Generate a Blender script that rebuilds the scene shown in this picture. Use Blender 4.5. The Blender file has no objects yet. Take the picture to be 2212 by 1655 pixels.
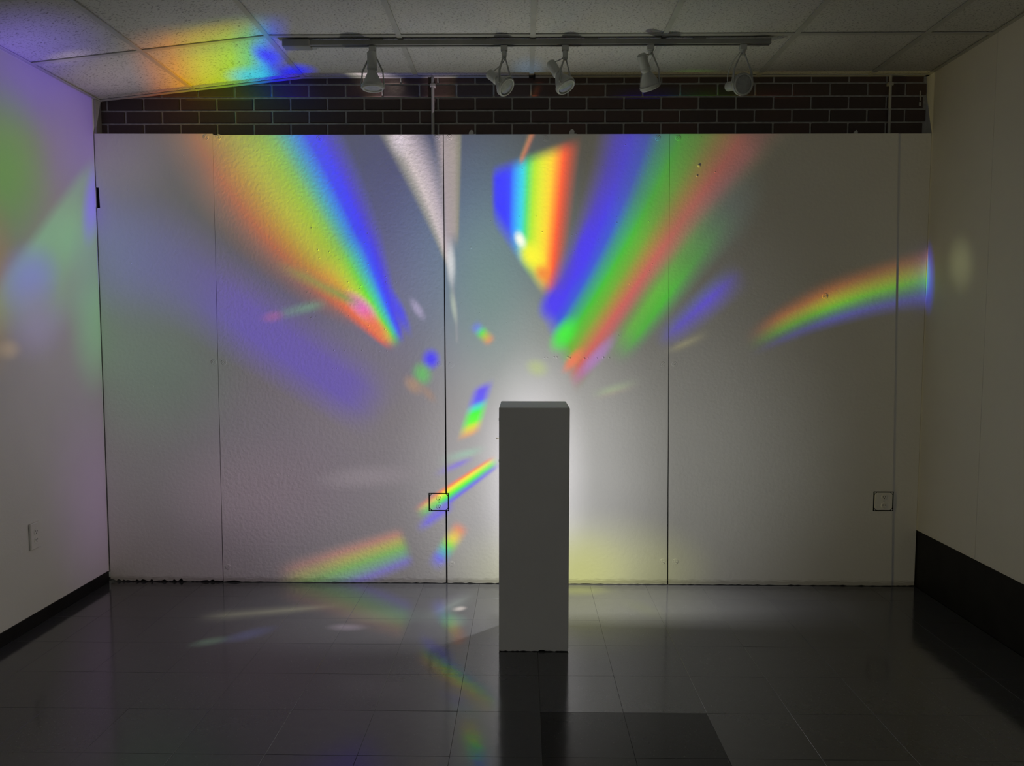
import bpy, bmesh, math, random
from mathutils import Vector, Matrix

random.seed(11)
scene = bpy.context.scene
COL = scene.collection

# ------------------------------------------------------------------ camera
IW, IH, FPX = 2212.0, 1655.0, 1641.7
CAM = Vector((0.434, -4.116, 1.399))
PITCH, YAW, ROLL = 0.06906, -0.01464, 0.00142
_f = Vector((math.sin(YAW) * math.cos(PITCH), math.cos(YAW) * math.cos(PITCH), -math.sin(PITCH)))
_r = Vector((math.cos(YAW), -math.sin(YAW), 0))
_u = _r.cross(_f)
C_R = _r * math.cos(ROLL) + _u * math.sin(ROLL)
C_U = -_r * math.sin(ROLL) + _u * math.cos(ROLL)
C_F = _f
cd = bpy.data.cameras.new('camera')
cam = bpy.data.objects.new('camera', cd)
COL.objects.link(cam)
cd.sensor_width = 36.0
cd.lens = FPX / IW * 36.0
cd.clip_start = 0.05
cam.matrix_world = Matrix(((C_R.x, C_U.x, -C_F.x, CAM.x), (C_R.y, C_U.y, -C_F.y, CAM.y),
                           (C_R.z, C_U.z, -C_F.z, CAM.z), (0, 0, 0, 1)))
scene.camera = cam

def on(px, py, axis, val):
    """point of the plane (axis = val) that the photograph shows at a pixel: used to survey the room"""
    d = C_R * ((px - IW / 2) / FPX) - C_U * ((py - IH / 2) / FPX) + C_F
    t = (val - CAM[axis]) / d[axis]
    return CAM + d * t

# ------------------------------------------------------------------ view, world
vs = scene.view_settings
vs.view_transform = 'Standard'
vs.look = 'None'
vs.exposure = 0.0
vs.gamma = 1.0
vs.use_curve_mapping = False
scene.cycles.max_bounces = 4
scene.cycles.diffuse_bounces = 2
scene.cycles.glossy_bounces = 2
scene.cycles.transmission_bounces = 2
scene.cycles.adaptive_threshold = 0.05
scene.cycles.caustics_reflective = False
scene.cycles.caustics_refractive = False
world = bpy.data.worlds.new('dim_room')
scene.world = world
world.use_nodes = True
world.node_tree.nodes['Background'].inputs[0].default_value = (1.0, 0.98, 0.90, 1)
world.node_tree.nodes['Background'].inputs[1].default_value = 0.35

# ------------------------------------------------------------------ room measures
XL, XR, ZC = -1.87, 2.586, 2.753      # side walls, ceiling
YB = 0.07                             # face of the brickwork; panel faces are at y = 0
YF = -7.0
DROOP_X, DROOP_Z = -0.753, 2.632      # the ceiling sags left of this runner, down to this height
def ceil_z(x):
    if x >= DROOP_X: return ZC
    return ZC + (DROOP_Z - ZC) * (x - DROOP_X) / (XL - DROOP_X)

# ------------------------------------------------------------------ the prism lamp's light
LAMP = Vector((0.40, -0.515, 0.885))
WALL_ALB, AMB = 0.80, 0.045
def lin1(c):
    c /= 255.0
    return c / 12.92 if c <= 0.04045 else ((c + 0.055) / 1.055) ** 2.4
def E(c, alb=WALL_ALB, amb=AMB):
    return tuple(max(lin1(v) / alb - amb, 0.0) for v in c)

class NT:
    def __init__(s, tree): s.t = tree
    def n(s, typ, **kw):
        nd = s.t.nodes.new(typ)
        for k, v in kw.items(): setattr(nd, k, v)
        return nd
    def put(s, sock, v):
        if isinstance(v, bpy.types.NodeSocket): s.t.links.new(v, sock)
        else: sock.default_value = v
    def m(s, op, a, b=None, c=None, clamp=False):
        nd = s.n('ShaderNodeMath', operation=op, use_clamp=clamp)
        for i, v in enumerate((a, b, c)):
            if v is not None: s.put(nd.inputs[i], v)
        return nd.outputs[0]
    def dot(s, a, vec):
        nd = s.n('ShaderNodeVectorMath', operation='DOT_PRODUCT')
        s.put(nd.inputs[0], a); nd.inputs[1].default_value = vec
        return nd.outputs['Value']
    def ramp(s, fac, stops, interp='LINEAR'):
        nd = s.n('ShaderNodeValToRGB')
        cr = nd.color_ramp; cr.interpolation = interp
        while len(cr.elements) > 1: cr.elements.remove(cr.elements[-1])
        for i, (p, c) in enumerate(stops):
            e = cr.elements[0] if i == 0 else cr.elements.new(p)
            e.position = p; e.color = c
        s.put(nd.inputs[0], fac)
        return nd
    def mixc(s, fac, a, b):
        nd = s.n('ShaderNodeMix', data_type='RGBA', clamp_factor=True)
        s.put(nd.inputs[0], fac)
        s.put(nd.inputs[6], a if isinstance(a, bpy.types.NodeSocket) else (*a, 1))
        s.put(nd.inputs[7], b if isinstance(b, bpy.types.NodeSocket) else (*b, 1))
        return nd.outputs[2]

SAG = (ZC - DROOP_Z) / (DROOP_X - XL)
def on_ceiling(px, py):
    p = on(px, py, 2, ZC)
    if p.x < DROOP_X:                  # sagging side: plane z = ZC + SAG * (x - DROOP_X)
        d = p - CAM
        p = CAM + d * ((ZC + SAG * (CAM.x - DROOP_X) - CAM.z) / (d.z - SAG * d.x))
    return p
# surveyed planes: pixel -> 2D plane coordinates
PLANES = {
    'wall': lambda x, y: (lambda p: (p.x, p.z))(on(x, y, 1, 0.0)),
    'left': lambda x, y: (lambda p: (p.y, p.z))(on(x, y, 0, XL)),
    'right': lambda x, y: (lambda p: (-p.y, p.z))(on(x, y, 0, XR)),
    'ceil': lambda x, y: (lambda p: (p.x, -p.y))(on_ceiling(x, y)),
    'floor': lambda x, y: (lambda p: (p.x, p.y))(on(x, y, 2, 0.0)),
}
def frame2(plane, p0, ua, ub):
    """rows (a, b, c) with u = a x + b y + c, v likewise, where p0 + u*ua + v*ub are pixels"""
    f = PLANES[plane]
    P0 = f(*p0); A = f(p0[0] + ua[0], p0[1] + ua[1]); B = f(p0[0] + ub[0], p0[1] + ub[1])
    ax, ay, bx, by = A[0] - P0[0], A[1] - P0[1], B[0] - P0[0], B[1] - P0[1]
    det = ax * by - bx * ay
    ru = (by / det, -bx / det); rv = (-ay / det, ax / det)
    return ((*ru, -(ru[0] * P0[0] + ru[1] * P0[1])), (*rv, -(rv[0] * P0[0] + rv[1] * P0[1])))

class Blob:            # soft ellipse of one colour
    def __init__(s, c, rx, ry, col, a=1.0, ang=0.0, add=False, alb=WALL_ALB, amb=AMB):
        s.c, s.rx, s.ry, s.col, s.a, s.ang, s.add = c, rx, ry, E(col, alb, amb) if not add else col, a, math.radians(ang), add
    def bbox(s):
        r = max(s.rx, s.ry); return (s.c[0] - r, s.c[0] + r, s.c[1] - r, s.c[1] + r)
    def build(s, t, P, plane, prev):
        ca, sa = math.cos(s.ang), -math.sin(s.ang)
        ru, rv = frame2(plane, s.c, (s.rx * ca, s.rx * sa), (-s.ry * sa, s.ry * ca))
        u = t.dot(P, ru); v = t.dot(P, rv)
        q = t.m('SUBTRACT', 1.0, t.m('MULTIPLY_ADD', u, u, t.m('MULTIPLY', v, v)), clamp=True)
        k = t.m('MULTIPLY', q, q)
        if s.add:
            nd = t.n('ShaderNodeVectorMath', operation='MULTIPLY_ADD')
            t.put(nd.inputs[0], k); nd.inputs[1].default_value = s.col; t.put(nd.inputs[2], prev)
            return nd.outputs[0]
        return t.mixc(t.m('MULTIPLY', k, s.a), prev, s.col)

class Streak:          # curved band from p0 to p1; v > 0 is its right-hand side
    def __init__(s, p0, p1, w, vr, env, a=1.0, curve=(0, 0), masks=(), alb=WALL_ALB, amb=AMB):
        s.p0, s.p1, s.w, s.vr, s.env, s.a, s.curve, s.masks, s.alb, s.amb = p0, p1, w, vr, env, a, curve, masks, alb, amb
    def bbox(s):
        u0, u1 = s.env[0][0], s.env[-1][0]
        v0, v1 = s.vr[0][0], s.vr[-1][0]
        dx, dy = s.p1[0] - s.p0[0], s.p1[1] - s.p0[1]
        L = math.hypot(dx, dy); nx, ny = -dy / L, dx / L
        xs, ys = [], []
        for k in range(9):
            u = u0 + (u1 - u0) * k / 8
            W = s.w[0] + s.w[1] * u + s.w[2] * u * u; c = s.curve[0] * u + s.curve[1] * u * u
            for v in (v0, v1):
                n = c + v * W
                xs.append(s.p0[0] + dx * u + nx * n); ys.append(s.p0[1] + dy * u + ny * n)
        return (min(xs) - 8, max(xs) + 8, min(ys) - 8, max(ys) + 8)
    def build(s, t, P, plane, prev):
        dx, dy = s.p1[0] - s.p0[0], s.p1[1] - s.p0[1]
        L = math.hypot(dx, dy)
        K = L / 100.0                       # n in pixels: frame vector of L px scaled back
        ru, rv = frame2(plane, s.p0, (dx, dy), (-dy / L * 100, dx / L * 100))
        rv = tuple(q * 100 for q in rv)
        u = t.dot(P, ru); n = t.dot(P, rv)
        if s.curve[0] or s.curve[1]:
            c = t.m('MULTIPLY', t.m('MULTIPLY_ADD', u, s.curve[1], s.curve[0]), u)
            n = t.m('SUBTRACT', n, c)
        W = s.w[0]
        if s.w[1] or s.w[2]:
            uc = t.m('MAXIMUM', u, s.env[0][0])
            g = s.w[1]
            if s.w[2]: g = t.m('MULTIPLY_ADD', uc, s.w[2], s.w[1])
            W = t.m('MAXIMUM', t.m('MULTIPLY_ADD', g, uc, s.w[0]), 1.0)
        v = t.m('DIVIDE', n, W)
        v0, v1 = s.vr[0][0], s.vr[-1][0]
        fac = t.m('MULTIPLY_ADD', v, 1 / (v1 - v0), -v0 / (v1 - v0))
        rv_ = t.ramp(fac, [((q[0] - v0) / (v1 - v0), (*E(q[1], s.alb, s.amb), q[2])) for q in s.vr])
        u0, u1 = s.env[0][0], s.env[-1][0]
        fu = t.m('MULTIPLY_ADD', u, 1 / (u1 - u0), -u0 / (u1 - u0))
        ru_ = t.ramp(fu, [((q[0] - u0) / (u1 - u0), (q[1],) * 3 + (1,)) for q in s.env], 'EASE')
        al = t.m('MULTIPLY', rv_.outputs['Alpha'], ru_.outputs['Color'])
        for (a, b, soft) in s.masks:       # keep the right-hand side of the pixel line a -> b
            ex, ey = b[0] - a[0], b[1] - a[1]; l = math.hypot(ex, ey)
            _, mv = frame2(plane, a, (ex, ey), (-ey / l * soft, ex / l * soft))
            al = t.m('MULTIPLY', al, t.m('ADD', t.dot(P, mv), 0.5, clamp=True))
        if s.a != 1.0: al = t.m('MULTIPLY', al, s.a)
        return t.mixc(al, prev, rv_.outputs['Color'])

O = 0.0
# ---- what the prisms throw on the panelled wall (surveyed in photograph pixels)
WALL_BASE = E((64, 62, 56))
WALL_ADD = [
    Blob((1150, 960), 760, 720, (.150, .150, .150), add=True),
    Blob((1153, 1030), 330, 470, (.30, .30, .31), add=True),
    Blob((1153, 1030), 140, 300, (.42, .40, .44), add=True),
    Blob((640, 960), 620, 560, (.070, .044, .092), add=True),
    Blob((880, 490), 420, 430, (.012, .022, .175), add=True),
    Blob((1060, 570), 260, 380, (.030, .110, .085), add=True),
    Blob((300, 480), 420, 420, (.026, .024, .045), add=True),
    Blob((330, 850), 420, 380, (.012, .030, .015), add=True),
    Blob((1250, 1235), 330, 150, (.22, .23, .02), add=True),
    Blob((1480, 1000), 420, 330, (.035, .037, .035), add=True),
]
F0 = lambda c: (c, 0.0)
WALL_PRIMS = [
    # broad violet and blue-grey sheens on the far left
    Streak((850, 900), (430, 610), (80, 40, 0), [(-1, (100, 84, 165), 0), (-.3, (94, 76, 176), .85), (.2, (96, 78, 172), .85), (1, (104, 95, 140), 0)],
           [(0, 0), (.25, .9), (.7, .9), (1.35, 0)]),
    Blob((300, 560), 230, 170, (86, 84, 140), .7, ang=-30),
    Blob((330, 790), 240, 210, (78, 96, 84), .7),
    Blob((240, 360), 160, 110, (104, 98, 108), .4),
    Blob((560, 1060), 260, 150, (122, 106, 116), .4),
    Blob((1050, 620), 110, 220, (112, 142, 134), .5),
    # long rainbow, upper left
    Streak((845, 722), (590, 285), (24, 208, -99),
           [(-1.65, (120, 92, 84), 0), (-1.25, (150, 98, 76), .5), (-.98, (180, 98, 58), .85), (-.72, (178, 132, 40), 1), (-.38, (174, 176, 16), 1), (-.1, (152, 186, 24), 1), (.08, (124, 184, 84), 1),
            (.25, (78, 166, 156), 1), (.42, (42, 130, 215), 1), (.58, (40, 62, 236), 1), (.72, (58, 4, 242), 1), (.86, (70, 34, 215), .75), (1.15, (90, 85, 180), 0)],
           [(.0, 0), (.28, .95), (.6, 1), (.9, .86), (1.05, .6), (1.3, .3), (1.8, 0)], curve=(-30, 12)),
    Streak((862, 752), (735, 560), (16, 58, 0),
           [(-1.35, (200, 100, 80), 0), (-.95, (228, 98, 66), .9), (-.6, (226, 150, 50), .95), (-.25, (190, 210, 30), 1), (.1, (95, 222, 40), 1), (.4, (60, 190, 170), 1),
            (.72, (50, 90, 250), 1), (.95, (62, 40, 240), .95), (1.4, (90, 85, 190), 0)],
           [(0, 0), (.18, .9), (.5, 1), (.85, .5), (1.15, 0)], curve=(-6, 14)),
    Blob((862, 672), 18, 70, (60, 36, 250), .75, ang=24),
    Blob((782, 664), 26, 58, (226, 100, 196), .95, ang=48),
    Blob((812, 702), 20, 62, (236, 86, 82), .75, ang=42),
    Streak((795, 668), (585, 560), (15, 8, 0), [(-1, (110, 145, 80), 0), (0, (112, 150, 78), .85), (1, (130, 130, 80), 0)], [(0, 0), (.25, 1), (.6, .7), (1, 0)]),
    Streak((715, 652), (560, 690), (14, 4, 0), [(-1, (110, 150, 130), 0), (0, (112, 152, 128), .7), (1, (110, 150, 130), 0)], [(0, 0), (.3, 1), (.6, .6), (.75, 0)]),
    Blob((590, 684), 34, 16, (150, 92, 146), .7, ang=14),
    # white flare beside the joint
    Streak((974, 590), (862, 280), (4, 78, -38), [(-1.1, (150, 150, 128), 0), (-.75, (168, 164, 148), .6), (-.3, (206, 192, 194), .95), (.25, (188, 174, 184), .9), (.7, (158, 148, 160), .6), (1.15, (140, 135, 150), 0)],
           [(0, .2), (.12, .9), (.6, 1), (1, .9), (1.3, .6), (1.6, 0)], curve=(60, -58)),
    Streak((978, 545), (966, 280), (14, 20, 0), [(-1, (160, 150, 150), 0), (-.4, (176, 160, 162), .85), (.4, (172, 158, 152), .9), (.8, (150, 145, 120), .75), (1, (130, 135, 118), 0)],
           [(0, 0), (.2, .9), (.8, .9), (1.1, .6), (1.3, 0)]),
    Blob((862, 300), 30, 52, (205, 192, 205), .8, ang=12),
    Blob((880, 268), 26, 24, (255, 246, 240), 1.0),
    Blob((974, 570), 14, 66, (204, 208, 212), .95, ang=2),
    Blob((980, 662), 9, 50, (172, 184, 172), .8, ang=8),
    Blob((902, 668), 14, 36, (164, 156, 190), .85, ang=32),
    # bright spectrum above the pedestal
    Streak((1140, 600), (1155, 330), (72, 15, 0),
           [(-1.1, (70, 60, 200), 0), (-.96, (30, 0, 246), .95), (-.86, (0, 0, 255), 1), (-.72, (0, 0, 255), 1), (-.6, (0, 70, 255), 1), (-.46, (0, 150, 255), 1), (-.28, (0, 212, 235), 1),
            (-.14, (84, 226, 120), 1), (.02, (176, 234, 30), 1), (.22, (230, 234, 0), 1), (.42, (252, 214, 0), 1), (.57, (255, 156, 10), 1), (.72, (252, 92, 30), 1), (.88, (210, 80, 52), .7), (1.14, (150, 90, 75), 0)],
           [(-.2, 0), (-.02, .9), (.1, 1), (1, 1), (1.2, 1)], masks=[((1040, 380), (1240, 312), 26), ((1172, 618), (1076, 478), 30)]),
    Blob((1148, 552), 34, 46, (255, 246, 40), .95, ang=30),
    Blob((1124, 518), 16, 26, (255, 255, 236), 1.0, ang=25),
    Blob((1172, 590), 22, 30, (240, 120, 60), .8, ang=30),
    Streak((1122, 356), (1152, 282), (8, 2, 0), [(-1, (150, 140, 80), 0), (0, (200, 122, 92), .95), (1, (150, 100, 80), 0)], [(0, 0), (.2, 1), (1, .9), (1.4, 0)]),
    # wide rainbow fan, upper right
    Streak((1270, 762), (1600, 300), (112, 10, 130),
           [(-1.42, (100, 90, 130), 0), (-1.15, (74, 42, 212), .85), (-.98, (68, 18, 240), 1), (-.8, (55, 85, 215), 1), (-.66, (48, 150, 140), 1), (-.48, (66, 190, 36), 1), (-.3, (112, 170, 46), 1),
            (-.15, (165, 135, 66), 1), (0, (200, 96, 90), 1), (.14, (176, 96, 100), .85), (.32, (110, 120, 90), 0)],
           [(-.22, 1), (.2, 1), (.42, .9), (.65, .58), (.95, .32), (1.06, .14), (1.3, 0)], masks=[((1246, 822), (1166, 640), 34), ((1000, 280), (1700, 280), 26)]),
    Blob((1196, 655), 34, 52, (72, 0, 244), .95, ang=-38),
    Blob((1218, 722), 30, 56, (62, 236, 12), .95, ang=-35),
    Blob((1262, 540), 26, 90, (70, 22, 240), .85, ang=-14),
    Blob((1238, 778), 16, 44, (240, 116, 86), .85, ang=-40),
    Blob((1288, 772), 20, 90, (168, 122, 192), .75, ang=-42),
    Streak((1318, 785), (1490, 548), (36, 24, 0), [(-1, (140, 130, 80), 0), (-.2, (96, 176, 62), .95), (.3, (70, 178, 50), .95), (1, (90, 120, 100), 0)], [(0, 0), (.35, .9), (.6, 1), (1, .5), (1.5, 0)]),
    Streak((1425, 745), (1600, 592), (34, 10, 0), [(-1, (90, 110, 130), 0), (-.1, (88, 72, 196), .95), (1, (95, 92, 120), 0)], [(-.05, 0), (.3, .8), (.6, 1), (1.08, 0)]),
    Streak((1430, 765), (1540, 715), (13, 4, 0), [(-1, (110, 106, 90), 0), (0, (136, 132, 106), .8), (1, (110, 106, 90), 0)], [(0, 0), (.4, 1), (1, 0)]),
    Blob((1560, 470), 80, 150, (82, 94, 92), .5, ang=-35),
    # rainbow towards the right corner
    Streak((1605, 754), (2010, 590), (27, 40, 4),
           [(-1.3, (90, 72, 58), 0), (-.85, (136, 84, 58), .75), (-.5, (172, 104, 58), .95), (-.15, (150, 146, 50), 1), (.2, (98, 162, 42), 1), (.5, (76, 112, 100), .95), (.75, (78, 78, 150), .85), (1.2, (72, 72, 100), 0)],
           [(0, 0), (.3, .65), (.5, 1), (.75, .8), (1, .62), (1.2, .3)], curve=(-85, 85), masks=[((1690, 652), (2000, 562), 60)]),
    # small fragments near the lamp
    Streak((1035, 729), (1051, 713), (30, 0, 0), [(-1.1, (90, 110, 220), 0), (-.6, (110, 130, 232), .8), (-.1, (92, 222, 90), 1), (.3, (190, 190, 70), .9), (.65, (230, 150, 90), .8), (1.1, (160, 140, 120), 0)],
           [(-.35, 0), (.5, 1), (1.35, 0)]),
    Blob((931, 776), 26, 30, (66, 50, 246), 1.0),
    Blob((912, 808), 28, 34, (98, 182, 100), .9, ang=20),
    Blob((893, 832), 22, 34, (172, 138, 112), .7, ang=45),
    Blob((925, 850), 14, 34, (160, 128, 110), .6, ang=40),
    Streak((1003, 896), (1052, 878), (50, 0, 0),
           [(-1.05, (120, 110, 220), 0), (-.75, (92, 70, 240), .95), (-.35, (90, 90, 245), 1), (-.12, (70, 220, 190), 1), (.1, (60, 246, 40), 1), (.4, (96, 250, 30), 1), (.62, (220, 220, 60), .95), (.85, (240, 170, 90), .7), (1.05, (200, 160, 120), 0)],
           [(-.5, 1), (1.5, 1)], masks=[((1004, 918), (1026, 846), 18), ((1056, 840), (1030, 936), 18)]),
    Streak((1078, 990), (905, 1110), (14, 8, 0),
           [(-1.3, (120, 110, 210), 0), (-.85, (98, 86, 236), .9), (-.5, (70, 180, 160), .95), (-.25, (70, 240, 40), 1), (.1, (180, 240, 40), 1), (.3, (250, 236, 60), 1), (.6, (250, 130, 70), .95), (1.0, (210, 130, 120), 0)],
           [(0, 0), (.15, .8), (.35, 1), (.65, 1), (.85, .5), (1.05, 0)]),
    Streak((985, 1085), (895, 1148), (15, 2, 0), [(-1, (120, 110, 210), 0), (0, (100, 88, 232), .9), (1, (120, 120, 190), 0)], [(0, 0), (.3, 1), (.6, .9), (1, 0)]),
    Streak((1030, 985), (930, 1030), (11, 2, 0), [(-1, (140, 130, 200), 0), (0, (124, 104, 224), .85), (1, (140, 140, 180), 0)], [(0, 0), (.4, 1), (1, 0)]),
    Streak((1060, 965), (935, 1000), (12, 6, 0), [(-1, (160, 190, 175), 0), (0, (152, 196, 176), .7), (1, (160, 180, 170), 0)], [(0, 0), (.4, 1), (1, 0)]),
    Streak((880, 1178), (600, 1278), (46, 18, 0),
           [(-1.1, (110, 105, 150), 0), (-.7, (108, 100, 184), .85), (-.35, (104, 150, 128), .9), (-.05, (116, 168, 84), .95), (.3, (164, 158, 84), .95), (.62, (176, 122, 108), .85), (1.05, (140, 120, 120), 0)],
           [(-.03, 0), (.06, 1), (.4, .85), (.75, .5), (1, 0)]),
    Streak((950, 1168), (985, 1192), (58, 0, 0),
           [(-1.05, (210, 140, 120), 0), (-.75, (226, 132, 92), .85), (-.35, (226, 206, 70), .95), (-.05, (128, 216, 70), .95), (.2, (76, 178, 170), .95), (.55, (92, 92, 226), .9), (1.05, (120, 115, 180), 0)],
           [(-.1, 0), (.5, 1), (1.1, 0)]),
    Blob((1250, 1236), 140, 110, (176, 178, 106), .75),
    Blob((1160, 795), 34, 26, (178, 192, 128), .7, ang=-20),
    Streak((1270, 858), (1390, 822), (14, 2, 0), [(-1, (150, 170, 140), 0), (0, (158, 176, 138), .6), (1, (180, 150, 130), 0)], [(0, 0), (.4, 1), (1, 0)]),
    Blob((800, 1030), 150, 34, (144, 134, 142), .5, ang=4),
]
LEFT_BASE = E((80, 77, 72))
LEFT_PRIMS = [
    Blob((150, 560), 190, 720, (112, 104, 112), .75),
    Blob((215, 1050), 110, 330, (108, 92, 116), .7),
    Blob((110, 180), 190, 150, (92, 76, 148), .95, ang=-20),
    Blob((190, 300), 110, 180, (100, 82, 144), .85),
    Blob((10, 370), 120, 230, (80, 122, 56), .98, ang=8),
    Blob((-10, 620), 60, 230, (118, 98, 66), .9),
    Streak((150, 330), (70, 640), (90, 60, 0), [(-1.5, (108, 150, 108), 0), (-.9, (104, 150, 124), .55), (-.4, (108, 160, 116), .95), (.1, (108, 156, 120), .95), (.6, (110, 150, 120), .95), (1.2, (110, 150, 130), .9)],
           [(-.1, 0), (.2, .45), (.6, .85), (1, .4), (1.3, 0)], masks=[((30, 575), (168, 385), 26)]),
    Blob((205, 690), 60, 190, (104, 148, 112), .7),
    Blob((66, 600), 76, 100, (108, 116, 182), .8, ang=-25),
    Blob((80, 690), 80, 110, (118, 110, 142), .7),
    Blob((200, 440), 26, 110, (112, 98, 206), .9, ang=-6),
    Blob((20, 755), 34, 30, (150, 130, 104), .5),
]
RIGHT_BASE = E((64, 61, 53))
RIGHT_PRIMS = [
    Blob((2005, 600), 18, 90, (70, 70, 190), .95),
    Blob((2000, 590), 12, 60, (84, 172, 166), .55),
    Blob((2075, 570), 40, 80, (100, 100, 76), .8),
]
CEIL_ALB = .72
CEIL_BASE = E((54, 53, 46), CEIL_ALB)
CEIL_ADD = [
    Blob((760, 110), 900, 130, (.105, .102, .095), add=True),
    Blob((1300, 90), 620, 110, (.072, .076, .056), add=True),
]
CEIL_PRIMS = [
    Blob((40, 110), 240, 90, (100, 86, 168), .9, alb=CEIL_ALB),
    Blob((150, 125), 70, 18, (140, 128, 150), .6, alb=CEIL_ALB, ang=8),
    Blob((260, 165), 180, 60, (128, 116, 122), .6, alb=CEIL_ALB),
    Blob((450, 80), 160, 30, (150, 92, 62), .8, alb=CEIL_ALB, ang=10),
    Streak((495, 205), (478, 75), (150, 0, 0),
           [(-1.25, (140, 110, 100), 0), (-.95, (176, 112, 70), .6), (-.62, (206, 140, 52), .95), (-.3, (190, 186, 26), 1), (.1, (158, 206, 38), 1), (.32, (108, 196, 120), 1), (.5, (60, 160, 226), 1), (.62, (50, 90, 240), .9), (.85, (70, 60, 220), 0)],
           [(-.3, 1), (.3, 1), (.62, .95), (.9, .6), (1.25, 0)], alb=CEIL_ALB),
    Blob((578, 122), 46, 24, (46, 20, 252), 1.0, alb=CEIL_ALB, ang=-25),
    Blob((636, 156), 60, 22, (44, 16, 250), 1.0, alb=CEIL_ALB),
    Blob((546, 166), 70, 26, (64, 200, 232), .8, alb=CEIL_ALB),
    Blob((610, 100), 50, 22, (104, 98, 176), .6, alb=CEIL_ALB),
    Blob((846, 172), 26, 12, (250, 226, 222), 1.0, alb=CEIL_ALB),
    Blob((1500, 166), 90, 16, (86, 120, 56), .8, alb=CEIL_ALB),
    Blob((1690, 168), 70, 14, (112, 76, 66), .7, alb=CEIL_ALB),
    Blob((1140, 150), 50, 30, (104, 124, 146), .5, alb=CEIL_ALB),
]
FLR_ALB = .09
FLOOR_BASE = (.004, .004, .004)
FLOOR_ADD = [Blob((1130, 1310), 820, 200, (1.3, 1.29, 1.33), add=True), Blob((1180, 1270), 300, 70, (.2, .2, .14), add=True), Blob((1360, 1325), 380, 130, (.9, .9, .75), add=True)]
kf = dict(alb=FLR_ALB, amb=.03)
FLOOR_PRIMS = [
    Streak((760, 1306), (410, 1336), (9, 6, 0), [(-1, (70, 70, 66), 0), (0, (122, 120, 100), .9), (1, (70, 70, 66), 0)], [(0, 0), (.35, 1), (.7, .7), (1, 0)], **kf),
    Blob((750, 1355), 56, 11, (128, 118, 126), .9, **kf),
    Blob((455, 1386), 60, 12, (70, 90, 74), .8, ang=10, **kf),
    Blob((540, 1370), 80, 16, (64, 68, 100), .7, ang=14, **kf),
    Blob((992, 1315), 20, 7, (255, 240, 225), 1.0, ang=8, **kf),
    Streak((1030, 1280), (900, 1345), (14, 14, 0), [(-1, (110, 120, 118), 0), (0, (144, 154, 146), .8), (1, (120, 110, 130), 0)], [(0, 0), (.4, 1), (1, 0)], **kf),
    Blob((980, 1340), 40, 22, (120, 160, 140), .6, **kf),
    Blob((850, 1330), 150, 24, (104, 116, 108), .6, **kf),
    Blob((1250, 1275), 90, 16, (160, 164, 100), .7, **kf),
    Blob((1390, 1315), 70, 20, (122, 124, 104), .6, ang=-20, **kf),
]

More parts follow.
